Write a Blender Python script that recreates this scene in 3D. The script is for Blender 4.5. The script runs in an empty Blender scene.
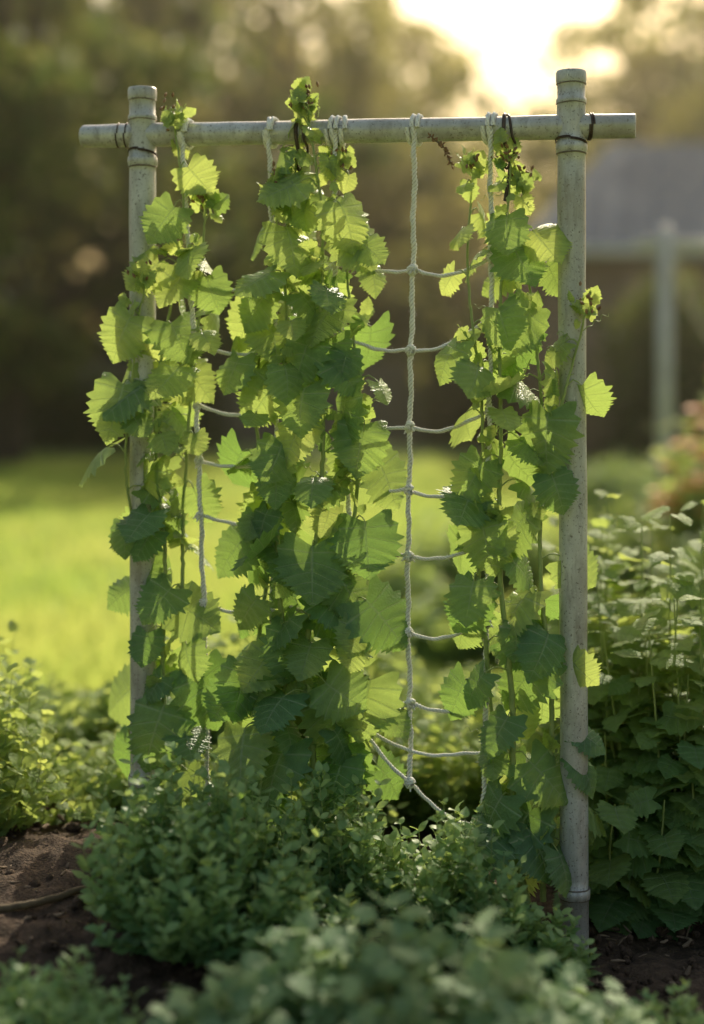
import bpy, math, random
import numpy as np
from mathutils import Vector, noise
rng=np.random.default_rng(7); random.seed(7)
F=1422.2; H=1.226
scene=bpy.context.scene
# ---------------------------------------------------------------- helpers
def nrm(a):
    a=np.asarray(a,float); return a/np.maximum(np.linalg.norm(a,axis=-1,keepdims=True),1e-9)
def S(t):
    t=np.clip(t,0,1); return t*t*(3-2*t)
class MB:
    def __init__(s): s.V=[];s.Q=[];s.M=[];s.A=[];s.T=[];s.n=0
    def add(s,v,q,mat=0,luv=None,tone=0.0):
        v=np.asarray(v,float).reshape(-1,3); q=np.asarray(q,int).reshape(-1,4)
        k=len(v); s.V.append(v); s.Q.append(q+s.n); s.M.append(np.full(len(q),mat))
        s.A.append(np.zeros((k,3)) if luv is None else np.asarray(luv,float).reshape(-1,3))
        s.T.append(np.broadcast_to(np.asarray(tone,float).reshape(-1),(k,)) if np.size(tone) in(1,k) else np.zeros(k))
        s.n+=k
    def build(s,name,mats,parent=None,smooth=True):
        V=np.concatenate(s.V);Q=np.concatenate(s.Q);M=np.concatenate(s.M);A=np.concatenate(s.A);T=np.concatenate(s.T)
        me=bpy.data.meshes.new(name)
        me.vertices.add(len(V)); me.vertices.foreach_set('co',V.ravel())
        me.loops.add(Q.size); me.loops.foreach_set('vertex_index',Q.ravel().astype(np.int32))
        me.polygons.add(len(Q)); me.polygons.foreach_set('loop_start',np.arange(0,Q.size,4,dtype=np.int32))
        me.polygons.foreach_set('material_index',M.astype(np.int32))
        me.polygons.foreach_set('use_smooth',np.full(len(Q),smooth))
        a=me.attributes.new('luv','FLOAT_VECTOR','POINT'); a.data.foreach_set('vector',A.ravel())
        a=me.attributes.new('tone','FLOAT','POINT'); a.data.foreach_set('value',T)
        for m in mats: me.materials.append(m)
        me.update(calc_edges=True)
        o=bpy.data.objects.new(name,me); scene.collection.objects.link(o)
        if parent: o.parent=parent
        return o
def empty(name):
    e=bpy.data.objects.new(name,None); scene.collection.objects.link(e); return e
def spline(cps,step):
    """Catmull-Rom through control points, resampled at ~step"""
    P=np.asarray(cps,float)
    if len(P)==2: P=np.array([P[0],(P[0]+P[1])/2,P[1]])
    P=np.vstack([2*P[0]-P[1],P,2*P[-1]-P[-2]]); out=[]
    for i in range(1,len(P)-2):
        t=np.linspace(0,1,24,endpoint=False)[:,None]
        p0,p1,p2,p3=P[i-1:i+3]
        out.append(.5*((2*p1)+(-p0+p2)*t+(2*p0-5*p1+4*p2-p3)*t*t+(-p0+3*p1-3*p2+p3)*t**3))
    out=np.vstack(out+[P[-2:-1]])
    d=np.r_[0,np.cumsum(np.linalg.norm(np.diff(out,axis=0),axis=1))]
    n=max(2,int(d[-1]/step)+1); s=np.linspace(0,d[-1],n)
    return np.stack([np.interp(s,d,out[:,k]) for k in range(3)],1)
def tube(mb,P,r,sides=8,mat=0,lobes=0,pitch=.03,tone=0.0,closed=False,rnd=.5,caps=False):
    P=np.asarray(P,float); n=len(P); r=np.broadcast_to(np.asarray(r,float),(n,))
    T=nrm(np.gradient(P,axis=0))
    ref=np.array([0,1.,0]) if abs(T[:,1]).mean()<.8 else np.array([1.,0,0])
    X=nrm(np.cross(T,ref)); Y=np.cross(T,X)
    th=np.linspace(0,2*np.pi,sides,endpoint=False)
    s=np.r_[0,np.cumsum(np.linalg.norm(np.diff(P,axis=0),axis=1))]
    R=r[:,None]*np.ones(sides)
    if lobes:
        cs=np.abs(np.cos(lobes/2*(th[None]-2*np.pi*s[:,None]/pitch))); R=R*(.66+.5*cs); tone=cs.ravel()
    V=P[:,None]+R[...,None]*(np.cos(th)[None,:,None]*X[:,None]+np.sin(th)[None,:,None]*Y[:,None])
    i=np.arange(n-1)[:,None]; j=np.arange(sides)[None]
    a=i*sides+j; b=i*sides+(j+1)%sides; c=((i+1)%n)*sides+(j+1)%sides; d=((i+1)%n)*sides+j
    Q=np.stack([a,b,c,d],-1).reshape(-1,4)
    luv=np.stack([np.broadcast_to(th/6.283,(n,sides)),np.broadcast_to(s[:,None],(n,sides)),np.full((n,sides),rnd)],-1)
    mb.add(V,Q,mat,luv,tone)
def lathe(mb,prof,M=None,sides=40,mat=0,wob=0.0):
    prof=np.asarray(prof,float); th=np.linspace(0,2*np.pi,sides,endpoint=False); n=len(prof)
    R=prof[:,1][:,None]*np.ones(sides)
    if wob:
        for i in range(n):
            for j in range(sides):
                R[i,j]*=1+wob*noise.noise(Vector((math.cos(th[j])*1.5,math.sin(th[j])*1.5,prof[i,0]*9)))
    V=np.stack([R*np.cos(th),R*np.sin(th),prof[:,0][:,None]*np.ones(sides)],-1).reshape(-1,3)
    if M is not None: V=V@M[:3,:3].T+M[:3,3]
    i=np.arange(n-1)[:,None]; j=np.arange(sides)[None]
    Q=np.stack([i*sides+j,i*sides+(j+1)%sides,(i+1)*sides+(j+1)%sides,(i+1)*sides+j],-1).reshape(-1,4)
    mb.add(V,Q,mat)
def box(mb,lo,hi,mat=0,tone=0.0):
    x0,y0,z0=lo;x1,y1,z1=hi
    V=[(x0,y0,z0),(x1,y0,z0),(x1,y1,z0),(x0,y1,z0),(x0,y0,z1),(x1,y0,z1),(x1,y1,z1),(x0,y1,z1)]
    mb.add(V,[(0,3,2,1),(4,5,6,7),(0,1,5,4),(1,2,6,5),(2,3,7,6),(3,0,4,7)],mat,None,tone)
# leaf templates ----------------------------------------------------
def leaf_tpl(nv,nu,prof,teeth=0,tooth=.16,slope=(-.5,.6),aspect=1.0,wav=6):
    """grid leaf, returns x,y,u,v ; side veins run along constant v"""
    v=np.linspace(0,1,nv+1); u=np.linspace(-1,1,nu+1)
    w=np.interp(v,np.linspace(0,1,len(prof)),prof)*aspect
    if teeth:
        f=(v*teeth)%1.0; saw=np.where(f<.25,f/.25,1-(f-.25)/.75)
        big=.5+.5*np.cos((v*teeth/2-.2)*6.283)
        w=w*(1-tooth+tooth*1.5*saw)*(1+.07*big)
    sl=np.interp(v,[0,.15,.4,1],[slope[0],slope[0]*.2+slope[1]*.3,slope[1],slope[1]])
    vv,uu=np.meshgrid(v,u,indexing='ij')
    x=uu*w[:,None]; y=vv+np.abs(uu)**1.15*w[:,None]*sl[:,None]*(1-.35*vv)
    i=np.arange(nv)[:,None]; j=np.arange(nu)[None]; k=nu+1
    Q=np.stack([i*k+j,i*k+j+1,(i+1)*k+j+1,(i+1)*k+j],-1).reshape(-1,4)
    return dict(x=x.ravel(),y=y.ravel(),u=uu.ravel(),v=vv.ravel(),Q=Q,teeth=wav)
BROAD=leaf_tpl(44,10,[.33,.49,.55,.54,.50,.44,.37,.29,.20,.11,.012],11,.13,(-.75,.46))
LOBED=leaf_tpl(44,10,[.34,.52,.58,.52,.42,.42,.39,.30,.20,.11,.012],11,.15,(-.8,.54))
MED=leaf_tpl(18,4,[.28,.44,.50,.46,.40,.33,.24,.13,.02],6,.18,(-.5,.45))
SMALL=leaf_tpl(5,2,[.05,.24,.30,.25,.15,.02],0,0,(0,.2))
TINY=leaf_tpl(3,2,[.06,.3,.22,.02],0,0,(0,.2))
def leaves(mb,tpl,P,T,N,size,curl=.25,fold=.15,wave=.02,tone=0.,mat=0,rg=rng):
    P=np.asarray(P,float); n=len(P)
    if n==0: return
    T=nrm(T); N=np.asarray(N,float); N=nrm(N-(N*T).sum(1,keepdims=True)*T); X=np.cross(T,N)
    f=lambda a:np.broadcast_to(np.asarray(a,float),(n,))[:,None]
    size,curl,fold,wave=f(size),f(curl),f(fold),f(wave)
    x,y,u,v=[tpl[k][None] for k in('x','y','u','v')]
    ph=rg.uniform(0,6.28,(n,1)); asp=rg.uniform(.88,1.12,(n,1)); skew=rg.normal(0,.09,(n,1)); side=rg.normal(0,.12,(n,1))
    x2=x*asp+skew*y*y; 
    z=-curl*y*y*(1+.3*np.sin(ph))+fold*np.abs(x)*(1-.5*np.abs(u))+wave*.6*np.abs(u)*np.cos((v*tpl['teeth']+.25)*6.283)
    z=z+wave*2.6*u*np.sin(5.5*y+ph)+wave*2.4*np.abs(u)**2*np.sin(8*y+ph*2)+side*x-.45*curl*np.abs(x)**2*2
    W=P[:,None]+size[...,None]*(x2[...,None]*X[:,None]+y[...,None]*T[:,None]+z[...,None]*N[:,None])
    K=len(tpl['x']); Q=(tpl['Q'][None]+(np.arange(n)*K)[:,None,None]).reshape(-1,4)
    r=rg.uniform(0,1,(n,1))*np.ones((1,K))
    luv=np.stack([np.broadcast_to(u,(n,K)),np.broadcast_to(v,(n,K)),r],-1)
    mb.add(W,Q,mat,luv,(f(tone)*np.ones((1,K))).ravel())
# ---------------------------------------------------------------- materials
def new_mat(name):
    m=bpy.data.materials.new(name); m.use_nodes=True; nt=m.node_tree; nt.nodes.clear(); return m,nt
def nd(nt,t,ins=None,**kw):
    n=nt.nodes.new(t)
    for k,v in kw.items(): setattr(n,k,v)
    for k,v in (ins or {}).items():
        if isinstance(v,bpy.types.NodeSocket): nt.links.new(v,n.inputs[k])
        else: n.inputs[k].default_value=v
    return n
def mth(nt,op,a,b=0.0,c=None):
    d={0:a,1:b}
    if c is not None: d[2]=c
    return nd(nt,'ShaderNodeMath',d,operation=op).outputs[0]
def mixc(nt,f,a,b):
    n=nt.nodes.new('ShaderNodeMix'); n.data_type='RGBA'
    for i,v in((0,f),(6,a),(7,b)):
        if isinstance(v,bpy.types.NodeSocket): nt.links.new(v,n.inputs[i])
        else: n.inputs[i].default_value=v if i==0 else (*v,1)
    return n.outputs[2]
def ramp(nt,fac,stops):
    n=nd(nt,'ShaderNodeValToRGB',{0:fac}); e=n.color_ramp.elements
    while len(e)<len(stops): e.new(.5)
    for el,(p,c) in zip(e,stops): el.position=p; el.color=(*c,1) if len(c)==3 else c
    return n.outputs[0]
def leaf_mat(name,dark,young,tr_dark,tr_young,veins=7.,tfac=.42,rough=.55,veinc=(.24,.33,.15),spec=.25,vamt=.5,bdist=.0018,btw=.3):
    m,nt=new_mat(name); out=nd(nt,'ShaderNodeOutputMaterial')
    at=nd(nt,'ShaderNodeAttribute',attribute_name='luv'); tn=nd(nt,'ShaderNodeAttribute',attribute_name='tone').outputs['Fac']
    sp=nd(nt,'ShaderNodeSeparateXYZ',{0:at.outputs['Vector']}); u,v,r=sp.outputs
    au=mth(nt,'ABSOLUTE',u)
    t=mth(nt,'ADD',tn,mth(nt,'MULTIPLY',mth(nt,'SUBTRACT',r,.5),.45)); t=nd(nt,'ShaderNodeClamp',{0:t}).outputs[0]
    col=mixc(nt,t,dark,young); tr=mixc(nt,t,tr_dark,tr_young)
    tc=nd(nt,'ShaderNodeTexCoord')
    nz=nd(nt,'ShaderNodeTexNoise',{'Vector':tc.outputs['Object'],'Scale':60.,'Detail':4.})
    col=mixc(nt,ramp(nt,nz.outputs[0],[(.35,(0,0,0)),(.7,(.6,.6,.6))]),col,tuple(c*.5 for c in dark))
    norm=None
    if veins:
        mid=nd(nt,'ShaderNodeMapRange',{0:au,1:.0,2:.065,3:1.,4:0.}).outputs[0]
        fr=mth(nt,'FRACT',mth(nt,'MULTIPLY_ADD',v,veins,.75)); ds=mth(nt,'ABSOLUTE',mth(nt,'SUBTRACT',fr,.5))
        wd=mth(nt,'MULTIPLY_ADD',au,-.065,.11)
        side=nd(nt,'ShaderNodeMapRange',{0:mth(nt,'DIVIDE',ds,wd),1:.2,2:1.,3:.85,4:0.}).outputs[0]
        vn=mth(nt,'MAXIMUM',mid,side)
        bt=nd(nt,'ShaderNodeMapRange',{0:ds,1:.12,2:.5,3:0.,4:btw}).outputs[0]
        col=mixc(nt,bt,col,tuple(c*.35 for c in dark))
        tr=mixc(nt,mth(nt,'MULTIPLY',bt,.4),tr,tr_dark)
        col=mixc(nt,mth(nt,'MULTIPLY',vn,vamt),col,veinc)
        tr=mixc(nt,mth(nt,'MULTIPLY',vn,.5),tr,tuple(c*.4 for c in tr_dark))
        fine=nd(nt,'ShaderNodeTexVoronoi',{'Vector':tc.outputs['Object'],'Scale':200.}).outputs[0]
        hgt=mth(nt,'ADD',mth(nt,'MULTIPLY',vn,-1.),mth(nt,'MULTIPLY',fine,.8))
        norm=nd(nt,'ShaderNodeBump',{'Height':hgt,'Strength':.75,'Distance':bdist}).outputs[0]
    ins={'Base Color':col,'Roughness':rough,'Specular IOR Level':spec}
    if norm: ins['Normal']=norm
    pr=nd(nt,'ShaderNodeBsdfPrincipled',ins)
    ts=nd(nt,'ShaderNodeBsdfTranslucent',{'Color':tr})
    mx=nd(nt,'ShaderNodeMixShader',{0:tfac,1:pr.outputs[0],2:ts.outputs[0]})
    nt.links.new(mx.outputs[0],out.inputs[0]); return m
def plain(name,stops,scale=20.,rough=.7,bump=.3,bdist=.003,metal=0.,detail=6.,extra=None,coord='Object',stretch=(1,1,1),spec=.4):
    m,nt=new_mat(name); out=nd(nt,'ShaderNodeOutputMaterial'); tc=nd(nt,'ShaderNodeTexCoord')
    mp=nd(nt,'ShaderNodeMapping',{'Vector':tc.outputs[coord],'Scale':stretch})
    nz=nd(nt,'ShaderNodeTexNoise',{'Vector':mp.outputs[0],'Scale':scale,'Detail':detail,'Roughness':.65})
    col=ramp(nt,nz.outputs[0],stops)
    if extra: col=extra(nt,tc,col)
    n2=nd(nt,'ShaderNodeTexNoise',{'Vector':mp.outputs[0],'Scale':scale*4,'Detail':4.})
    bp=nd(nt,'ShaderNodeBump',{'Height':n2.outputs[0],'Strength':bump,'Distance':bdist})
    pr=nd(nt,'ShaderNodeBsdfPrincipled',{'Base Color':col,'Roughness':rough,'Metallic':metal,'Normal':bp.outputs[0],'Specular IOR Level':spec})
    nt.links.new(pr.outputs[0],out.inputs[0]); return m
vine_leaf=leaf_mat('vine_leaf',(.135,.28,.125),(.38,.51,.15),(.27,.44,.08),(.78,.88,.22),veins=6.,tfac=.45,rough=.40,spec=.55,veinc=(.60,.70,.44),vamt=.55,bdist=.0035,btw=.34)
herb_leaf=leaf_mat('herb_leaf',(.15,.31,.13),(.40,.54,.20),(.26,.43,.10),(.60,.72,.20),veins=0,tfac=.40,rough=.5,spec=.5)
front_leaf=leaf_mat('front_leaf',(.17,.32,.16),(.36,.50,.24),(.23,.38,.10),(.50,.62,.20),veins=5.,tfac=.36,spec=.45)
bush_leaf=leaf_mat('bush_leaf',(.14,.28,.11),(.35,.47,.14),(.32,.48,.10),(.72,.80,.20),veins=5.,tfac=.47,vamt=.55,veinc=(.42,.52,.30),btw=.32,bdist=.003)
tree_leaf=leaf_mat('tree_leaf',(.045,.09,.028),(.16,.18,.055),(.11,.165,.035),(.68,.58,.15),veins=0,tfac=.45,spec=.1)
grass_mat=leaf_mat('grass_blade',(.17,.28,.06),(.31,.38,.11),(.54,.72,.13),(.86,.88,.24),veins=0,tfac=.5,spec=.15)
stem_mat=plain('stem_green',[(.3,(.24,.32,.10)),(.7,(.38,.43,.16))],40,.55,.3)
woody=plain('stem_brown',[(.3,(.09,.06,.035)),(.7,(.18,.13,.07))],40,.8,.5)
bud_mat=plain('bud_red',[(.3,(.18,.08,.05)),(.7,(.34,.22,.10))],60,.7,.5)
flower_or=plain('flower_orange',[(.3,(.75,.22,.03)),(.7,(.85,.42,.06))],20,.6,.1)
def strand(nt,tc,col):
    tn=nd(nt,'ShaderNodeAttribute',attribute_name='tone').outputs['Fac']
    return mixc(nt,ramp(nt,tn,[(.1,(.8,.8,.8)),(.6,(0,0,0))]),col,(.32,.27,.20))  # darkens the grooves between strands, crease shade put into the rope colour
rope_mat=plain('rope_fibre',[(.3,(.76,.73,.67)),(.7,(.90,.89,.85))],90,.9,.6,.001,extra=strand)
wire_mat=plain('dark_wire',[(.3,(.05,.035,.03)),(.7,(.13,.09,.07))],80,.5,.3,.001,metal=.5)
def specks(nt,tc,col):
    mp=nd(nt,'ShaderNodeMapping',{'Vector':tc.outputs['Object'],'Scale':(1,1,.18)})
    v=nd(nt,'ShaderNodeTexNoise',{'Vector':mp.outputs[0],'Scale':60.,'Detail':5.,'Roughness':.7}).outputs[0]
    col=mixc(nt,ramp(nt,v,[(.50,(0,0,0)),(.70,(.7,.7,.7))]),col,(.24,.22,.195))
    v=nd(nt,'ShaderNodeTexNoise',{'Vector':tc.outputs['Object'],'Scale':170.,'Detail':3.,'Roughness':.7}).outputs[0]
    col=mixc(nt,ramp(nt,v,[(.58,(0,0,0)),(.66,(.85,.85,.85))]),col,(.12,.10,.085))
    v=nd(nt,'ShaderNodeTexNoise',{'Vector':tc.outputs['Object'],'Scale':110.,'Detail':5.,'Roughness':.8,'Distortion':.4}).outputs[0]
    col=mixc(nt,ramp(nt,v,[(.60,(0,0,0)),(.68,(.6,.6,.6))]),col,(.84,.83,.80))
    v=nd(nt,'ShaderNodeTexNoise',{'Vector':tc.outputs['Object'],'Scale':8.,'Detail':6.}).outputs[0]
    return mixc(nt,ramp(nt,v,[(.50,(0,0,0)),(.68,(.55,.55,.55))]),col,(.30,.26,.21))
pole_mat=plain('weathered_pole',[(.30,(.40,.395,.385)),(.52,(.53,.525,.51)),(.72,(.66,.655,.64))],14,.42,.6,.002,detail=8,extra=specks,metal=.2,stretch=(1,1,.45),spec=.6)
band_mat=plain('rusty_band',[(.3,(.13,.10,.08)),(.7,(.28,.24,.20))],60,.5,.5,.001,metal=.5)
soil_mat=plain('soil',[(.3,(.035,.022,.014)),(.55,(.09,.056,.036)),(.8,(.17,.115,.08))],38,.95,.9,.012)
chip_mat=plain('mulch_chip',[(.3,(.07,.045,.03)),(.7,(.28,.20,.135))],30,.9,.6)
bark=plain('tree_bark',[(.3,(.03,.022,.016)),(.7,(.09,.07,.05))],6,.9,.8,.05)
# ---------------------------------------------------------------- terrain
def g(x,y):
    x=np.asarray(x,float); y=np.asarray(y,float)
    h=.19*S((.4-x)/.85)*S((y-2.)/1.1)*S((5.6-y)/1.8)
    e=S((4.2-np.abs(x))/.8)*S((6.2-y)/.8)*S((y-.2)/.5)
    return h*e-.10*(1-e)
mb=MB()
xs=np.r_[np.linspace(-4.4,-1.3,40)[:-1],np.linspace(-1.3,1.3,210),np.linspace(1.3,4.4,40)[1:]]
ys=np.r_[np.linspace(0,1.9,20)[:-1],np.linspace(1.9,3.9,170),np.linspace(3.9,6.6,60)[1:]]
XX,YY=np.meshgrid(xs,ys); Z=g(XX,YY)
for idx in np.ndindex(XX.shape):
    a,b=XX[idx],YY[idx]
    Z[idx]+=.028*noise.noise(Vector((a*4,b*4,0)))+.022*noise.noise(Vector((a*15,b*15,3)))+.012*abs(noise.noise(Vector((a*45,b*45,7))))
ny,nx=XX.shape; i=np.arange(ny-1)[:,None]; j=np.arange(nx-1)[None]
mb.add(np.stack([XX,YY,Z],-1),np.stack([i*nx+j,i*nx+j+1,(i+1)*nx+j+1,(i+1)*nx+j],-1))
mb.build('soil_bed',[soil_mat])
mb=MB()
th=np.linspace(0,2*np.pi,7,endpoint=False)
for k in range(2600):
    x=rng.uniform(-1.3,1.3); y=rng.uniform(2.0,4.2); z=float(g(x,y))+.008
    s=rng.uniform(.003,.013)*(1 if rng.random()<.9 else 1.8)
    rings=[(-.8,.5),(0,1),(.6,.75),(.95,.1)]
    V=[]
    for h,r in rings:
        rr=r*(1+rng.normal(0,.16,7)); V.append(np.stack([rr*np.cos(th),rr*np.sin(th),np.full(7,h)],1))
    V=np.vstack(V)*s*rng.uniform(.6,1.3,3)
    i=np.arange(3)[:,None]; j=np.arange(7)[None]
    mb.add(V+[x,y,z],np.stack([i*7+j,i*7+(j+1)%7,(i+1)*7+(j+1)%7,(i+1)*7+j],-1),0)
for k in range(1300):
    x=rng.uniform(-1.3,1.3); y=rng.uniform(2.0,4.0); z=float(g(x,y))+.014
    l=rng.uniform(.01,.04); w=rng.uniform(.002,.006); a=rng.uniform(0,6.28)
    d=np.array([math.cos(a),math.sin(a),rng.normal(0,.25)]); c=np.array([x,y,z])
    tube(mb,[c-d*l/2,c,c+d*l/2+[0,0,rng.normal(0,.003)]],[w*.6,w,w*.5],5,1)
mb.build('soil_clods',[soil_mat,chip_mat])
def lawn_extra(nt,tc,col):
    v=nd(nt,'ShaderNodeTexNoise',{'Vector':tc.outputs['Object'],'Scale':.35,'Detail':4.}).outputs[0]
    return mixc(nt,ramp(nt,v,[(.4,(0,0,0)),(.65,(.6,.6,.6))]),col,(.36,.39,.14))
lawn_mat=plain('lawn_turf',[(.3,(.19,.28,.07)),(.7,(.29,.36,.12))],3,.85,.8,.03,extra=lawn_extra,spec=.1)
mb=MB(); R=900
mb.add([(-R,-R,-.05),(R,-R,-.05),(R,R,-.05),(-R,R,-.05)],[(0,1,2,3)]); mb.build('ground',[lawn_mat])
def blades(mb,x,y,z,h,w,tone):
    n=len(x); a=rng.uniform(0,6.28,n); lean=rng.normal(0,.35,(n,2))*h[:,None]
    B=np.stack([x,y,z],1); s=np.stack([np.cos(a),np.sin(a),0*a],1)*w[:,None]/2
    m=B+np.stack([lean[:,0]*.35,lean[:,1]*.35,h*.6],1); t=B+np.stack([lean[:,0],lean[:,1],h],1)
    V=np.stack([B-s,B+s,m+s*.8,m-s*.8,t+s*.1,t-s*.1],1)
    Q=(np.array([[0,1,2,3],[3,2,4,5]])[None]+(np.arange(n)*6)[:,None,None]).reshape(-1,4)
    lu=np.zeros((n,6,3)); lu[...,2]=rng.uniform(0,1,(n,1))
    mb.add(V,Q,0,lu,np.repeat(tone,6))
mb=MB()
n=90000; y=5.4+rng.random(n)**1.6*18; x=rng.uniform(-.36,.36,n)*y*1.25
patch=np.sin(x*1.3+y*.9)*np.sin(y*.7+.5)+.5*np.sin(x*3.1-y*1.7)
blades(mb,x,y,np.full(n,-.05),rng.uniform(.035,.08,n)*(1+y/25)*(1+.15*patch),rng.uniform(.004,.008,n)*(1+y/10),np.clip(rng.normal(.45,.22,n)+.35*patch,0,1))
mb.build('grass',[grass_mat])
# ---------------------------------------------------------------- trellis
L=np.array([-.4777,3.25]); Rr=np.array([.4755,3.06]); DX=Rr-L
nt_=np.array([DX[1],-DX[0],0]); nt_=nt_/np.linalg.norm(nt_)   # towards the garden-bed side
def tp(a,b,off=0.0):
    """survey point on the trellis elevation -> world metres, off = metres in front of the net plane"""
    k=(a-352)/F; t=(k*L[1]-L[0])/(DX[0]-k*DX[1]); p=L+t*DX
    return np.array([p[0],p[1],H-(b-385)/F*p[1]])+nt_*off
trellis=empty('garden_trellis')
def post(name,x,y,z0,z1,lean):
    mb=MB(); r=.0300; zc=1.79
    pr=[(z0-.15,r*1.03),(z0,r*1.03)]
    for b in(z0+.135,): pr+=[(b-.012,r*1.02),(b-.010,r*1.13),(b+.008,r*1.13),(b+.010,r*1.0)]
    pr+=[(z,r*(1+.014*math.sin(z*9))) for z in np.arange(z0+.17,zc-.08,.03)]
    pr+=[(zc-.066,r*.99),(zc-.063,r*1.10),(zc-.052,r*1.14),(zc-.044,r*1.10),(zc-.042,r*1.02),(zc-.02,r*1.03),(zc+.02,r*1.03),(zc+.040,r*1.02),(zc+.043,r*1.09),(zc+.05,r*1.09),(zc+.053,r*1.0)]
    pr+=[(z1-.03,r),(z1-.027,r*1.06),(z1-.022,r*1.09),(z1-.006,r*1.09),(z1-.001,r*1.03),(z1,r*.9),(z1-.004,r*.84),(z1-.012,r*.8),(z1-.014,.0005)]
    M=np.eye(4); M[:3,3]=[x,y,0]; M[0,2]=lean[0]; M[1,2]=lean[1]; M[0,3]-=lean[0]*.9; M[1,3]-=lean[1]*.9
    lathe(mb,pr,M,44,0,.035)
    for zb,tr in((zc-.066,.0019),(zc+.041,.0014),(z1-.029,.0014),(z0+.124,.0020),(z0+.146,.0015)):
        t=np.linspace(0,6.2832,37); tube(mb,np.stack([x+lean[0]*(zb-.9)+r*1.05*np.cos(t),y+r*1.05*np.sin(t),zb+.0006*np.sin(3*t)],1),tr,6,1)
    return mb.build(name,[pole_mat,band_mat],trellis)
post('left_post',L[0],L[1],.19,1.905,(-.001,.0))
post('right_post',Rr[0],Rr[1],.0,1.902,(-.004,.0))
ux=np.array([DX[0],DX[1],-.016]); ux=ux/np.linalg.norm(ux)
mb=MB(); c0=np.array([L[0],L[1],1.797]); 
Mx=np.eye(4); Mx[:3,2]=ux; Mx[:3,1]=nrm(np.array([0,0,1])-ux*ux[2]); Mx[:3,0]=np.cross(Mx[:3,1],ux); Mx[:3,3]=c0
rb=.0262
pr=[(-.1475,.0005),(-.148,.015),(-.147,rb*.8),(-.142,rb*.97)]+[(s,rb*(1+.02*math.sin(s*14+1))) for s in np.arange(-.135,1.09,.02)]+[(1.10,rb*1.0),(1.104,rb*.97),(1.105,rb*.86),(1.100,rb*.8),(1.099,.0005)]
lathe(mb,pr,Mx,36,0,.04); mb.build('crossbar',[pole_mat],trellis)
def bar_c(a):
    k=(a-352)/F; t=(k*L[1]-L[0])/(DX[0]-k*DX[1]); return c0+np.array([DX[0],DX[1],-.016])*t
def ring(mb,c,axis,r,tr,mat,lobes=0,tilt=0,turns=1,sides=8,sq=1):
    axis=nrm(axis); a=nrm(np.cross(axis,[.01,.02,1])); b=np.cross(axis,a)
    t=np.linspace(0,2*np.pi*turns,int(40*turns)+1)
    P=c+r*(np.cos(t)[:,None]*a+sq*np.sin(t)[:,None]*b)+axis*((t/6.283-.5*turns)*tr*2.05)[:,None]+axis*(tilt*np.cos(t))[:,None]
    tube(mb,P,tr,sides,mat,lobes,.02)
mb=MB()
for a in(119,127): ring(mb,bar_c(a),ux,rb+.0015,.0016,0,tilt=.003,turns=1.0,sides=6)
for a in(590,): ring(mb,bar_c(a),ux,rb+.0015,.0022,0,tilt=.006,turns=2.0,sides=6)
for (X,Y,z) in((L[0],L[1],1.755),(Rr[0]-.004,Rr[1],1.748)):
    ring(mb,np.array([X,Y,z]),[0.1,0,1],.0335,.0014,0,tilt=.006,turns=2,sides=6)
for a,ln in((299,.13),(505,.16)):
    c=bar_c(a); fr=nt_
    P=[c-fr*.01+[0,0,.031],c+fr*.022+[.0,0,.022],c+fr*.031+[0,0,-.01],c+fr*.02+[.004,0,-.05],c+fr*.012+[.012,0,-.085],c+fr*.02+[.002,0,-ln]]
    tube(mb,spline(P,.004),.0042,8,0)
    P=[c-fr*.01+[0.006,0,.031],c+fr*.024+[.012,0,.018],c+fr*.03+[.018,0,-.02],c+fr*.02+[.024,0,-.045],c+fr*.015+[.006,0,-.09],c+fr*.01+[-.006,0,-.06]]
    tube(mb,spline(P,.004),.003,8,0)
mb.build('wire_ties',[wire_mat],trellis)
# ---------------------------------------------------------------- rope net
net=MB()
def fuzz(P,r,dens):
    n=int(len(P)*dens); k=rng.integers(0,len(P),n); b=P[k]; d=nrm(rng.normal(0,1,(n,3))); l=rng.uniform(.003,.008,n)[:,None]
    s=nrm(np.cross(d,rng.normal(0,1,(n,3))))*.00026
    b=b+d*r*.8; e=b+d*l; m=b+d*l*.5+rng.normal(0,.001,(n,3))
    V=np.stack([b-s,b+s,m+s,m-s,e+s*.4,e-s*.4],1); Q=(np.array([[0,1,2,3],[3,2,4,5]])[None]+(np.arange(n)*6)[:,None,None]).reshape(-1,4)
    net.add(V,Q,0,None,1.0)
def rope(cps,r,pitch=.028):
    P=spline(cps,.0022); P=P+np.stack([.0016*np.sin(np.arange(len(P))*.09+k)+.0007*np.sin(np.arange(len(P))*.3+k) for k in rng.uniform(0,6,3)],1)
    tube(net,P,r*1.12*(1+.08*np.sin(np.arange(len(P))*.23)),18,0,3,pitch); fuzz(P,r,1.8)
Vt={1:[(186,118),(190,250),(198,400),(205,600),(210,830)],
    2:[(271,118),(274,280),(277,400),(272,600),(285,800)],
    3:[(338,118),(334,250),(346,400),(350,560),(356,660),(362,780)],
    4:[(416,116),(413,270),(411,350),(410,427),(409,490),(408,556),(408,632),(410,702),(410,782)],
    5:[(491,118),(492,250),(490,430),(487,600),(484,800),(480,868)]}
for k,c in Vt.items():
    P=[tp(a,b,.012 if k in(1,5) else .0) for a,b in c]; P[0]=bar_c(c[0][0])+nt_*(rb+.004)+[0,0,.002]
    P.insert(1,bar_c(c[0][0])+nt_*.022+[0,0,-.03])
    rope(P,.0047 if k in(4,5,1) else .0044)
    for off in((-.006,.006) if k!=3 else(-.013,0,.013)):
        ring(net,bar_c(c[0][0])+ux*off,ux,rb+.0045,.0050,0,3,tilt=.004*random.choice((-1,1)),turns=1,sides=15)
def vx(k,y):
    c=Vt[k]; return np.interp(y,[q[1] for q in c],[q[0] for q in c])
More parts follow.
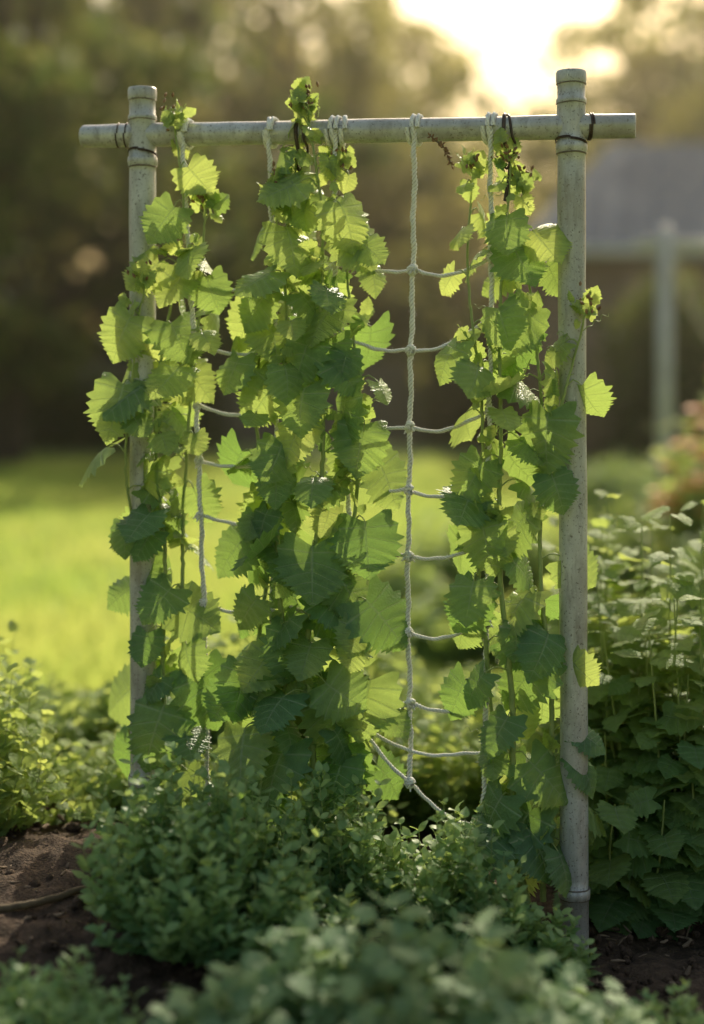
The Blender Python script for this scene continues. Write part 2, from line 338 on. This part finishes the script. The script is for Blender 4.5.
def knot(c,s=1.0):
    for ax in([1,.3,.25],[.3,1,.9],[-.5,.5,1.0]):
        ring(net,c+nt_*.004+rng.normal(0,.0013,3),nrm(ax)+rng.normal(0,.25,3),.0074*s,.0048*s,0,3,turns=1,sides=12)
    for sg in(-1,1):
        d=nrm(rng.normal(0,1,3)+[sg,-.6,-.8]); tube(net,[c,c+d*.010,c+d*.018+[0,0,-.004]],[.003,.003,.0012],8,0,tone=1.)
def span(k1,y1,k2,y2,sag):
    a=tp(vx(k1,y1),y1,.004); b=tp(vx(k2,y2),y2,.004); m=(a+b)/2-[0,0,sag]; q=(a*.75+b*.25)-[0,0,sag*.78]; w=(a*.25+b*.75)-[0,0,sag*.72]
    rope([a,q,m,w,b],.0034,.022); 
yk=[270,350,427,490,556,632,702,782]; y3=[262,336,418,478,540,612,688,722]; y5=[258,316,410,484,538,622,700,826]
for a,b,c in zip(y3,yk,y5):
    span(3,a,4,b,.012); span(4,b,5,c,.022); knot(tp(vx(4,b),b,.003)); knot(tp(vx(5,c),c,.012),.9); knot(tp(vx(3,a),a,.003),.8)
rope([tp(vx(3,715),715,.006),tp(384,738,.01),tp(430,754,.006),tp(486,752,.004)],.0031,.022)
for a,b in((276,292),(345,350),(405,412),(460,462),(515,520),(602,612),(700,705)):
    span(1,a,2,b,.014); knot(tp(vx(1,a),a,.010),.85); knot(tp(vx(2,b),b,.003),.8)
for a,b in((285,262),(400,418),(500,478),(600,612)): span(2,a,3,b,.012)
net_o=net.build('rope_net',[rope_mat])
# ---------------------------------------------------------------- climbing plants
def vine(name,stems,nodes,size,reach,topz,seed,extra_tone=0.):
    rg=np.random.default_rng(seed); mb=MB()
    for st in stems:
        cps=[tp(a,b,o) for a,b,o in st['p']]; P=spline(cps,.012)
        n=len(P); s=np.arange(n)
        tw=st.get('tw',.008); ph=rg.uniform(0,6.28)
        P=P+np.stack([tw*np.sin(s*.12+ph),tw*np.cos(s*.12+ph),0*s],1)+rg.normal(0,.0007,(n,3))
        r=np.linspace(st.get('r',.0062),.0022,n)
        tube(mb,P,r,8,1,tone=.3)
        L_,T_,N_,Z_,C_,TN=[],[],[],[],[],[]
        step=nodes*rg.uniform(.9,1.1); k=st.get('k0',10); phi=rg.uniform(0,6.28)
        while k<n-2:
            p=P[int(k)]; f=k/n
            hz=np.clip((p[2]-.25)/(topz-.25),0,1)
            for rep in range(2 if rg.random()<st.get('dbl',.55) else 1):
                phi+=2.4+rg.normal(0,.5)
                o=np.array([math.cos(phi),math.sin(phi)*.8-.15,rg.uniform(.0,.55)]); o=nrm(o)
                sz=size*(1-.30*hz**2)*rg.uniform(.55,1.22)
                if f>.95: sz*=.5
                pl=reach*rg.uniform(.5,1.35)*(1-.3*hz**2)
                e=p+o*pl+[0,0,-.012*rg.random()]
                pp=spline([p,p+o*pl*.5+[0,0,.010],e],.012)
                tube(mb,pp,np.linspace(.0021,.0013,len(pp)),5,1,tone=.5)
                droop=rg.uniform(.35,1.35)
                t=nrm(o*[1,1,.2]*.75+[rg.normal(0,.32),rg.normal(0,.2),-droop])
                nn=nrm(o*.28+np.array([rg.normal(0,.34),-.72+rg.normal(0,.3),.62+rg.normal(0,.22)]))
                if rg.random()<.10: nn=nrm(nn+rg.normal(0,.8,3))
                L_.append(e);T_.append(t);N_.append(nn);Z_.append(sz);C_.append(rg.uniform(.12,.55))
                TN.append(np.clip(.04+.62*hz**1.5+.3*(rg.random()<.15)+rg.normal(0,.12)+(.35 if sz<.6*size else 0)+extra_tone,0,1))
                if rg.random()<.4:
                    m=rg.integers(2,5); q=p+nrm(o+[0,0,.9])*rg.uniform(.015,.05,(m,1))+rg.normal(0,.008,(m,3))
                    leaves(mb,MED,q,nrm(rg.normal(0,1,(m,3))+[0,-.1,.5]),nrm(rg.normal(0,.5,(m,3))+[0,-.7,.5]),rg.uniform(.02,.05,m),.2,.25,.012,np.clip(rg.normal(.65,.15,m),0,1),0,rg)
            k+=step/.012*rg.uniform(.6,1.4)
        L_,T_,N_,Z_,C_,TN=map(np.array,(L_,T_,N_,Z_,C_,TN))
        sel=rg.random(len(L_))<.65
        for tpl,m in((BROAD,sel),(LOBED,~sel)):
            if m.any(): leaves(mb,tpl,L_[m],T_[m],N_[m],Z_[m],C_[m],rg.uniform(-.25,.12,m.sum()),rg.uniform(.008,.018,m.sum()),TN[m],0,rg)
        q=P[-1]+rg.normal(0,.014,(16,3))+[0,0,.004]
        leaves(mb,MED,q,nrm(rg.normal(0,.7,(16,3))+[0,0,1]),nrm(rg.normal(0,1,(16,3))+[0,-1,0]),rg.uniform(.014,.04,16),.3,.3,.02,rg.uniform(.4,1,16),0,rg)
        for _ in range(16):
            c=P[-1]+rg.normal(0,.014,3)+[0,-.008,.012]; t=np.linspace(0,1,6)[:,None]; d=nrm(rg.normal(0,.6,3)+[0,0,1])
            tube(mb,c+d*t*.013,.0034*np.sin(np.pi*(t[:,0]*.9+.05)),6,2)
        for _ in range(5):
            p=P[rg.integers(10,n-3)]; d=nrm(rg.normal(0,1,3)*[1,.6,.4]+[0,0,.2]); t=np.linspace(0,1,40)
            a=nrm(np.cross(d,[0,0,1])); b=np.cross(d,a); rr=.006*t
            Pp=p+d*t[:,None]*.07+rr[:,None]*(np.cos(t*22)[:,None]*a+np.sin(t*22)[:,None]*b)
            tube(mb,Pp,np.linspace(.0012,.0006,40),4,1)
    return mb.build(name,[vine_leaf,stem_mat,bud_mat])
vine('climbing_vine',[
 dict(p=[(172,850,.02),(170,700,.02),(166,560,.03),(163,420,.03),(172,300,.02),(186,200,.02),(182,122,.03)],dbl=.35),
 dict(p=[(186,850,.0),(184,700,.02),(186,560,.0),(188,420,.02),(204,300,.0),(208,205,.02)],dbl=.25),
 dict(p=[(158,850,-.02),(148,740,-.05),(142,600,-.05),(136,470,.045),(140,340,.05),(152,285,.05)],dbl=.1,r=.005)],
 .070,.113,.044,1.8,11)
vine('climbing_vine',[
 dict(p=[(288,830,.02),(284,600,.03),(288,400,.03),(291,260,.02),(302,112,.03)],dbl=.7,r=.007),
 dict(p=[(312,830,.03),(318,560,.05),(328,400,.04),(324,250,.04),(312,108,.03)],dbl=.75,r=.008),
 dict(p=[(362,820,-.02),(358,700,.0),(356,520,.02),(358,380,.0),(348,250,.0),(338,165,.0)],dbl=.45),
 dict(p=[(276,830,-.01),(262,700,.02),(266,560,.0),(260,430,.01),(266,300,-.01),(278,185,.01)],dbl=.35)],
 .060,.117,.052,1.8,23,.0)
vine('climbing_vine',[
 dict(p=[(532,900,.02),(512,800,.03),(510,640,.03),(498,480,.03),(505,300,.02),(508,160,.02)],dbl=.45,r=.008),
 dict(p=[(546,900,.0),(548,700,.0),(540,450,.02),(534,300,.0),(522,180,.0)],dbl=.4,r=.007),
 dict(p=[(525,900,.0),(492,760,.0),(484,600,.02),(480,430,.02),(472,260,.02),(474,172,.02)],dbl=.25),
 dict(p=[(548,480,.03),(562,420,.055),(574,360,.05),(584,310,.05)],dbl=.0,r=.004)],
 .074,.115,.047,1.8,37,.04)
# ---------------------------------------------------------------- shrubs / herbs
def shrub(mb,c,rad,h,nst,tpl,ls,pairs,spread=.9,tone=.2,mat=0,smat=1,up=.9,rg=rng,pet=.0,tip=.25,droop=0.,srad=.0018,hv=.22):
    c=np.asarray(c,float); P_,T_,N_,Z_,TN=[],[],[],[],[]
    for s in range(nst):
        a=rg.uniform(0,6.28); q=math.sqrt(rg.random())
        b=c+np.array([math.cos(a),math.sin(a),0])*rad*.35*q; b[2]=float(g(b[0],b[1])) if b[1]<6.2 else -.05
        hh=h*(1-.42*q*q)*rg.uniform(.9-hv*1.3,.9+hv)
        e=np.array([c[0]+math.cos(a)*rad*q*spread*1.05,c[1]+math.sin(a)*rad*q*spread*1.05,b[2]+hh])+np.r_[rg.normal(0,rad*.09,2),0]
        m=b*.45+e*.55+np.array([math.cos(a),math.sin(a),0])*rad*.12*q+rg.normal(0,.01,3)*1
        m[2]=b[2]+hh*.5
        P=spline([b,m,e],max(.012,h*.05)); n=len(P)
        tube(mb,P,np.linspace(srad,srad*.4,n),4,smat,tone=.3)
        k=np.linspace(n*.15,n-1,pairs); ph=rg.uniform(0,3); st=rg.normal(0,.13)
        for i_,kk in enumerate(k):
            p=P[min(n-1,int(kk))]; f=kk/n; td=nrm(P[min(n-1,int(kk)+1)]-P[max(0,int(kk)-1)])
            for sd in(0,math.pi):
                an=ph+i_*1.57+sd+rg.normal(0,.25)
                o=np.array([math.cos(an),math.sin(an),0]); t=nrm(o+td*up+[0,0,-droop]+rg.normal(0,.15,3))
                P_.append(p+o*pet*rg.uniform(.5,1)); T_.append(t); N_.append(nrm(td+[0,-.25,.4]+rg.normal(0,.25,3)-o*.1)); Z_.append(ls*rg.uniform(.6,1.15)*(1-.35*f**3)); TN.append(tone+st+tip*f**2+rg.normal(0,.1))
    leaves(mb,tpl,P_,T_,N_,np.array(Z_),rg.uniform(.05,.35,len(P_)),.25,.01,np.clip(TN,0,1),mat,rg)
def gpt(x,y): return (x,y,float(g(x,y)))
mats_h=[herb_leaf,stem_mat]
for (x,y,r,h,n) in((-.30,2.80,.23,.31,200),(-.03,3.0,.16,.28,105),(.21,2.93,.17,.29,110),(.36,2.86,.12,.17,50),(-.13,2.72,.14,.19,70)):
    mb=MB(); shrub(mb,gpt(x,y),r,h,n,SMALL,.040,12,tone=.10,tip=.65,hv=.32); mb.build('herb_bush',mats_h)
mb=MB()
for (x,y,r,h,n) in((.12,2.28,.24,.35,85),(-.10,2.30,.16,.31,50),(.33,2.32,.17,.27,50),(-.22,2.25,.14,.23,34)):
    shrub(mb,gpt(x,y),r,h,n,MED,.055,7,tone=.15,tip=.5,pet=.012,up=.6)
mb.build('foreground_plant',[front_leaf,stem_mat])
mb=MB()
for (x,y,r,h,n) in((-.50,2.36,.17,.18,90),(-.62,2.42,.15,.16,70),(-.36,2.3,.12,.13,45)): shrub(mb,gpt(x,y),r,h,n,SMALL,.030,12,tone=.25,hv=.3)
mb.build('fern_clump',mats_h)
mb=MB()
for (x,y,r,h,n) in((.60,2.5,.14,.13,60),(.52,2.40,.09,.1,30)): shrub(mb,gpt(x,y),r,h,n,SMALL,.03,10,tone=.25,hv=.3)
mb.build('fern_clump',mats_h)
mb=MB()
for (x,y,r,h,n) in((-.84,3.30,.17,.36,50),(-.98,3.6,.22,.40,50)): shrub(mb,gpt(x,y),r,h,n,MED,.040,9,tone=.6,tip=.4,pet=.006,hv=.3)
mb.build('leafy_bush',[bush_leaf,stem_mat])
mb=MB()
shrub(mb,gpt(.80,3.45),.34,.90,56,MED,.095,10,tone=.25,tip=.6,pet=.03,up=.35,droop=.35,srad=.004)
shrub(mb,gpt(.66,3.32),.20,.50,28,BROAD,.105,6,tone=.1,tip=.3,pet=.03,up=.2,droop=.5,srad=.004)
shrub(mb,gpt(.95,3.3),.25,.60,28,BROAD,.105,6,tone=.1,tip=.35,pet=.03,up=.2,droop=.5,srad=.004)
shrub(mb,gpt(.62,3.7),.17,.90,24,MED,.07,11,tone=.5,tip=.5,pet=.02,up=.6,srad=.003)
mb.build('leafy_shrub',[bush_leaf,stem_mat])
mb=MB()
for k in range(50):
    y=rng.uniform(3.55,5.6); x=rng.uniform(-.34,.34)*y*1.1
    lf=x<-.1*y
    if lf: y=3.5+(y-3.55)*.55; h=rng.uniform(.07,.15)
    else: h=rng.uniform(.12,.26)
    shrub(mb,gpt(x,y),rng.uniform(.16,.28),h,34,MED if rng.random()<.5 else SMALL,rng.uniform(.035,.055),8,tone=rng.uniform(.35,.7),tip=.45,pet=.008,hv=.3)
for (x,y,r,h) in((-.12,3.85,.22,.42),(.10,3.8,.2,.36),(-.3,4.0,.2,.36),(.3,3.9,.2,.3),(.48,4.1,.2,.4),(-.62,4.1,.22,.18),(.02,4.6,.25,.45)):
    shrub(mb,gpt(x,y),r,h,44,MED,.055,9,tone=.5,tip=.5,pet=.01)
mb.build('ground_cover_plants',[bush_leaf,stem_mat])
mb=MB(); 
pathm=plain('path_dirt',[(.3,(.30,.20,.16)),(.7,(.46,.34,.27))],8,.95,.6,.02)
xs2=np.linspace(.2,6,24); V=[]
for x in xs2: V+= [(x,6.7+.25*math.sin(x*2),-.044),(x,8.3+.3*math.sin(x*1.4+1),-.044)]
mb.add(V,[(2*i,2*i+2,2*i+3,2*i+1) for i in range(23)]); mb.build('garden_path',[pathm])
mb=MB()
for (x,y,r,h,n) in((.45,6.5,.35,.32,60),(1.0,6.4,.35,.30,60),(1.75,6.2,.4,.75,80),(.15,7.6,.4,.38,60),(.8,8.8,.5,.5,70),(1.5,8.7,.4,.45,60),(2.2,9.0,.6,.8,80)):
    shrub(mb,(x,y,-.05),r,h,n,MED,.09,8,tone=.3,tip=.4,pet=.02,srad=.004)
mb.build('flower_bed_bushes',[bush_leaf,stem_mat])
mb=MB(); shrub(mb,(2.0,7.4,-.05),.45,1.35,90,MED,.10,10,tone=.5,tip=.4,pet=.03,srad=.005)
for k in range(110):
    a=rng.uniform(0,6.28); r=.42*math.sqrt(rng.random()); z=1.3*(1-.4*(r/.4)**2)*rng.uniform(.6,1.04)
    c=np.array([2.0+r*math.cos(a),7.35+r*math.sin(a),z]); m=8; aa=np.arange(m)*.785
    leaves(mb,SMALL,np.repeat(c[None],m,0),np.stack([np.cos(aa),np.sin(aa),np.full(m,.4)],1),np.tile([0,-.5,1.],(m,1)),.07,.2,.1,0,0,2)
mb.build('flowering_bush',[bush_leaf,stem_mat,flower_or])
mb=MB(); shrub(mb,(2.35,12.5,-.05),.55,.62,150,SMALL,.12,9,tone=.1,tip=.3,srad=.006); mb.build('round_bush',[bush_leaf,stem_mat])
mb=MB(); P=[(-.95,2.72,0),(-.78,2.80,0),(-.62,2.86,0),(-.47,2.97,0)]
P=[(x,y,float(g(x,y))+.022) for x,y,_ in P]; P=spline(P,.01); tube(mb,P+rng.normal(0,.0009,P.shape),np.linspace(.010,.007,len(P)),9,0)
mb.build('fallen_branch',[woody])
mb=MB(); P=spline([bar_c(430)+nt_*.03+[0,0,-.012],bar_c(437)+nt_*.04+[0,0,-.03],bar_c(446)+nt_*.045+[0,0,-.045],bar_c(454)+nt_*.04+[0,0,-.085]],.006); tube(mb,P,.0013,5,0)
for q in P[2:]:
    for _ in range(3):
        d=nrm(rng.normal(0,1,3)); t=np.linspace(0,1,5)[:,None]; tube(mb,q+d*t*.010,.0022*np.sin(np.pi*(t[:,0]*.9+.05)),5,1)
mb.build('dry_twig',[woody,bud_mat])
cp=empty('garden_post')
mb=MB(); lathe(mb,[(-.1,.066),(1,.064),(2.55,.062),(2.56,.04),(2.56,.001)],np.array([[1,0,0,2.64],[0,1,0,12],[0,0,1,0],[0,0,0,1.]]),20); mb.build('upright',[pole_mat],cp)
mb=MB(); M=np.array([[0,0,1,2.40],[0,1,0,12],[-1,0,0,2.42],[0,0,0,1.]]); lathe(mb,[(0,.001),(0,.04),(1.6,.04),(1.6,.001)],M,16); mb.build('crossarm',[pole_mat],cp)
mb=MB(); tube(mb,[(2.7,12,2.3),(2.85,12,1.9),(3.1,12,1.5)],.018,6); mb.build('brace_rope',[rope_mat],cp)
# ---------------------------------------------------------------- house
house=empty('brick_house')
def brick_extra(nt,tc,col):
    b=nd(nt,'ShaderNodeTexBrick',{'Vector':nd(nt,'ShaderNodeMapping',{'Vector':tc.outputs['Object'],'Rotation':(math.pi/2,0,0)}).outputs[0],'Color1':(.30,.20,.15,1),'Color2':(.24,.15,.11,1),'Mortar':(.38,.35,.3,1),'Scale':3.,'Mortar Size':.02})
    return nd(nt,'ShaderNodeMix',{6:col,7:b.outputs[0],0:.8},data_type='RGBA').outputs[2]
brick=plain('brick',[(.3,(.22,.15,.12)),(.7,(.30,.21,.17))],4,.9,.4,extra=brick_extra)
roofm=plain('roof_slate',[(.3,(.09,.115,.15)),(.7,(.155,.185,.235))],5,.9,.4,stretch=(1,1,6),spec=.15)
white=plain('white_trim',[(.3,(.6,.6,.58)),(.7,(.72,.72,.70))],5,.5,.1)
glass=plain('window_glass',[(.3,(.03,.035,.04)),(.7,(.05,.055,.06))],2,.08,.0,spec=.8)
hx0,hx1,hy0,hy1,ev=3.35,15.,24.,32.,3.35
mb=MB(); box(mb,(hx0,hy0,-.1),(hx1,hy1,ev)); mb.build('walls',[brick],house)
mb=MB(); a,b,c,d=(hx0-.5,hy0-.5,ev+.12),(hx1+.5,hy0-.5,ev+.12),(hx1+.5,hy1+.5,ev+.12),(hx0-.5,hy1+.5,ev+.12)
e,f=(hx0+1.7,28,6.0),(hx1-2,28,6.0)
mb.add([a,b,c,d,e,f],[(0,1,5,4),(2,3,4,5)]); mb.add([a,d,e,e],[(0,1,2,3)]); mb.add([b,c,f,f],[(0,1,2,3)]); mb.build('roof',[roofm],house,False)
mb=MB(); box(mb,(hx0-.55,hy0-.6,ev+.01),(hx1+.55,hy0-.45,ev+.16)); box(mb,(hx0-.55,hy0-.44,ev+.012),(hx0-.42,hy1+.5,ev+.158)); mb.build('gutter',[white],house)
mb=MB()
for x in(4.4,7.6,12.4):
    box(mb,(x,hy0-.05,1.),(x+1.3,hy0-.003,2.4),0); box(mb,(x+.08,hy0-.07,1.08),(x+.62,hy0-.052,2.32),1); box(mb,(x+.68,hy0-.07,1.08),(x+1.22,hy0-.052,2.32),1)
mb.build('windows',[white,glass],house,False)
mb=MB(); box(mb,(10.2,hy0-.06,-.05),(11.2,hy0-.004,2.15),0); mb.build('door',[white],house,False)
mb=MB(); fw=plain('fence_wood',[(.3,(.18,.15,.12)),(.7,(.30,.26,.21))],6,.9,.5,stretch=(6,1,.6))
x=-16.
while x<2.8:
    w=.14; hgt=1.75+rng.normal(0,.012); box(mb,(x,31,-.05),(x+w,31.025,hgt)); x+=w+.012
for z in(.35,1.35): box(mb,(-16,31.03,z),(2.8,31.08,z+.09))
for x in np.arange(-16,3,2.4): box(mb,(x,31.085,-.1),(x+.1,31.18,1.9))
mb.build('wooden_fence',[fw],None,False)
# ---------------------------------------------------------------- trees
def make_tree(seed,h,cr,base,nl,ls,tone):
    rg=np.random.default_rng(seed); mb=MB()
    T=spline([(0,0,-.2),(rg.normal(0,.2),rg.normal(0,.2),h*.3),(rg.normal(0,.4),rg.normal(0,.4),h*.62),(rg.normal(0,.4),rg.normal(0,.4),h*.92)],.4)
    tube(mb,T,np.linspace(h*.032,h*.006,len(T)),9,1)
    cl=[]
    for k in range(34):
        f=rg.uniform(.12,.97); p=T[int(f*(len(T)-1))]
        a=rg.uniform(0,6.28); zz=base+(h-base)*rg.uniform(.02,1)**.85
        q=(zz-base)/(h-base); rr=cr*math.sqrt(max(.05,1-(2*q-.85)**2*.72))*rg.uniform(.45,1.02)
        e=np.array([rr*math.cos(a),rr*math.sin(a),zz]); 
        if p[2]>zz: p=T[max(1,int(len(T)*zz/h*.75))]
        m=(p+e)/2+[0,0,.3]+rg.normal(0,.25,3); P=spline([p,m,e],.35); tube(mb,P,np.linspace(h*.011,.02,len(P)),6,1)
        cl.append(e); cl.append(P[len(P)//2]+rg.normal(0,.5,3)); cl.append(e+rg.normal(0,.7,3)); cl.append(e+rg.normal(0,.9,3))
    cl=np.array(cl); rad=rg.uniform(.35,1.0,len(cl))*cr/4.6
    k=rg.integers(0,len(cl),nl); d=nrm(rg.normal(0,1,(nl,3)))*(rg.random((nl,1))**.45)*rad[k][:,None]*[1.2,1.2,.75]
    P=cl[k]+d; n=len(P)
    leaves(mb,TINY,P,rg.normal(0,1,(n,3))+[0,0,-.3],rg.normal(0,.7,(n,3))+[0,0,.8],rg.uniform(.6,1.2,n)*ls,.2,.2,0,np.clip(rg.normal(tone,.2,n),0,1),0,rg)
    o=mb.build('tree',[tree_leaf,bark]); return o
def place(o,x,y,s,rz,copy=True,name='tree'):
    if copy: o2=bpy.data.objects.new(name,o.data); scene.collection.objects.link(o2); o=o2
    o.location=(x,y,-.05); o.scale=(s,s,s*random.uniform(.97,1.05)); o.rotation_euler=(0,0,rz); return o
tA=make_tree(1,10.5,4.6,.9,17500,.26,.08); tB=make_tree(2,10.5,4.2,1.4,11000,.27,.55); tC=make_tree(3,9,3.6,1.0,8000,.28,.8)
place(tA,-5.4,22,1.,0,False); place(tB,-1.7,34,1.16,.5,False); place(tC,2.6,47,1.0,0,False)
place(tA,-10.5,29,1.1,2.); place(tA,-5.6,36,1.12,4.); place(tC,-2.9,43,1.25,1.); place(tB,-12,44,1.2,3.)
place(tC,5.6,52,1.0,2.); place(tC,-.2,50,1.3,5.); place(tB,9.9,37,1.2,1.2); place(tC,9.4,45,1.5,3.3); place(tA,14.5,38,1.05,.4); place(tC,11.5,56,1.4,1.)
place(tB,17,50,1.3,2.2); place(tA,-17,36,1.2,5.2); place(tC,-.7,40,1.34,1.5)
def hedge(x0,x1,y0,y1,h,n,ls,tone):
    mb=MB(); nb=int((x1-x0)/.5)+1
    for k in range(nb):
        x=x0+(x1-x0)*k/max(1,nb-1); tube(mb,[(x,(y0+y1)/2,-.1),(x+.05,(y0+y1)/2,h*.4),(x,(y0+y1)/2,h*.8)],[.05,.04,.02],5,1)
    u=rng.random((n,3)); P=np.stack([x0+(x1-x0)*u[:,0],y0+(y1-y0)*u[:,1],-.05+h*u[:,2]**.8],1)
    P[:,2]*=1+.12*np.sin(P[:,0]*1.7)+.07*np.sin(P[:,0]*4.1+1); P+=rng.normal(0,.07,P.shape)
    leaves(mb,TINY,P,rng.normal(0,1,(n,3)),rng.normal(0,1,(n,3))+[0,-.3,.5],rng.uniform(.6,1.2,n)*ls,.2,.2,0,np.clip(rng.normal(tone,.15,n),0,1))
    mb.build('hedge',[tree_leaf,bark])
hedge(3.9,12.5,20.5,22.,2.5,9000,.22,.1)
hedge(-15,3.2,33,34.8,3.4,14000,.26,.1)
hedge(-9,-2.5,26.5,28,1.5,5000,.2,.2)
hedge(1.5,3.9,29,30.3,2.6,3500,.24,.4)
# low evening haze hanging over the garden
hm,nt=new_mat('air_haze'); out=nd(nt,'ShaderNodeOutputMaterial')
vs=nd(nt,'ShaderNodeVolumeScatter',{'Color':(1.,.92,.72,1),'Density':.0016,'Anisotropy':.76}); nt.links.new(vs.outputs[0],out.inputs['Volume'])
mb=MB(); box(mb,(-40,4.2,-1),(40,62,16)); hz_o=mb.build('haze',[hm],None,False)
# ---------------------------------------------------------------- light
el,az=math.radians(35),math.radians(16)
sd=Vector((math.sin(az)*math.cos(el),math.cos(az)*math.cos(el),math.sin(el)))
ld=bpy.data.lights.new('sun','SUN'); ld.energy=5.0; ld.angle=math.radians(.6); ld.color=(1,.91,.70)
lo=bpy.data.objects.new('sun',ld); scene.collection.objects.link(lo); lo.rotation_euler=sd.to_track_quat('Z','Y').to_euler(); lo.location=(8,30,20)
w=bpy.data.worlds.new('World'); scene.world=w; w.use_nodes=True; nt=w.node_tree; nt.nodes.clear()
sky=nt.nodes.new('ShaderNodeTexSky'); sky.sky_type='NISHITA'; sky.sun_disc=False; sky.sun_elevation=el; sky.sun_rotation=az; sky.dust_density=7; sky.air_density=2.0; sky.ozone_density=.7
bg=nt.nodes.new('ShaderNodeBackground'); bg.inputs[1].default_value=.15; wo=nt.nodes.new('ShaderNodeOutputWorld')
nt.links.new(sky.outputs[0],bg.inputs[0]); nt.links.new(bg.outputs[0],wo.inputs[0])
scene.view_settings.view_transform='Standard'; scene.view_settings.look='None'; scene.view_settings.exposure=0
# ---------------------------------------------------------------- camera
cd=bpy.data.cameras.new('camera'); cam=bpy.data.objects.new('camera',cd); scene.collection.objects.link(cam)
cam.location=(0,0,H); cam.rotation_euler=(math.radians(90),0,0); cd.sensor_fit='VERTICAL'; cd.sensor_height=36; cd.lens=50
cd.shift_y=-(512-385)/1024; cd.clip_end=3000; cd.clip_start=.05
cd.dof.use_dof=True; cd.dof.focus_distance=3.06; cd.dof.aperture_fstop=.8
scene.camera=cam
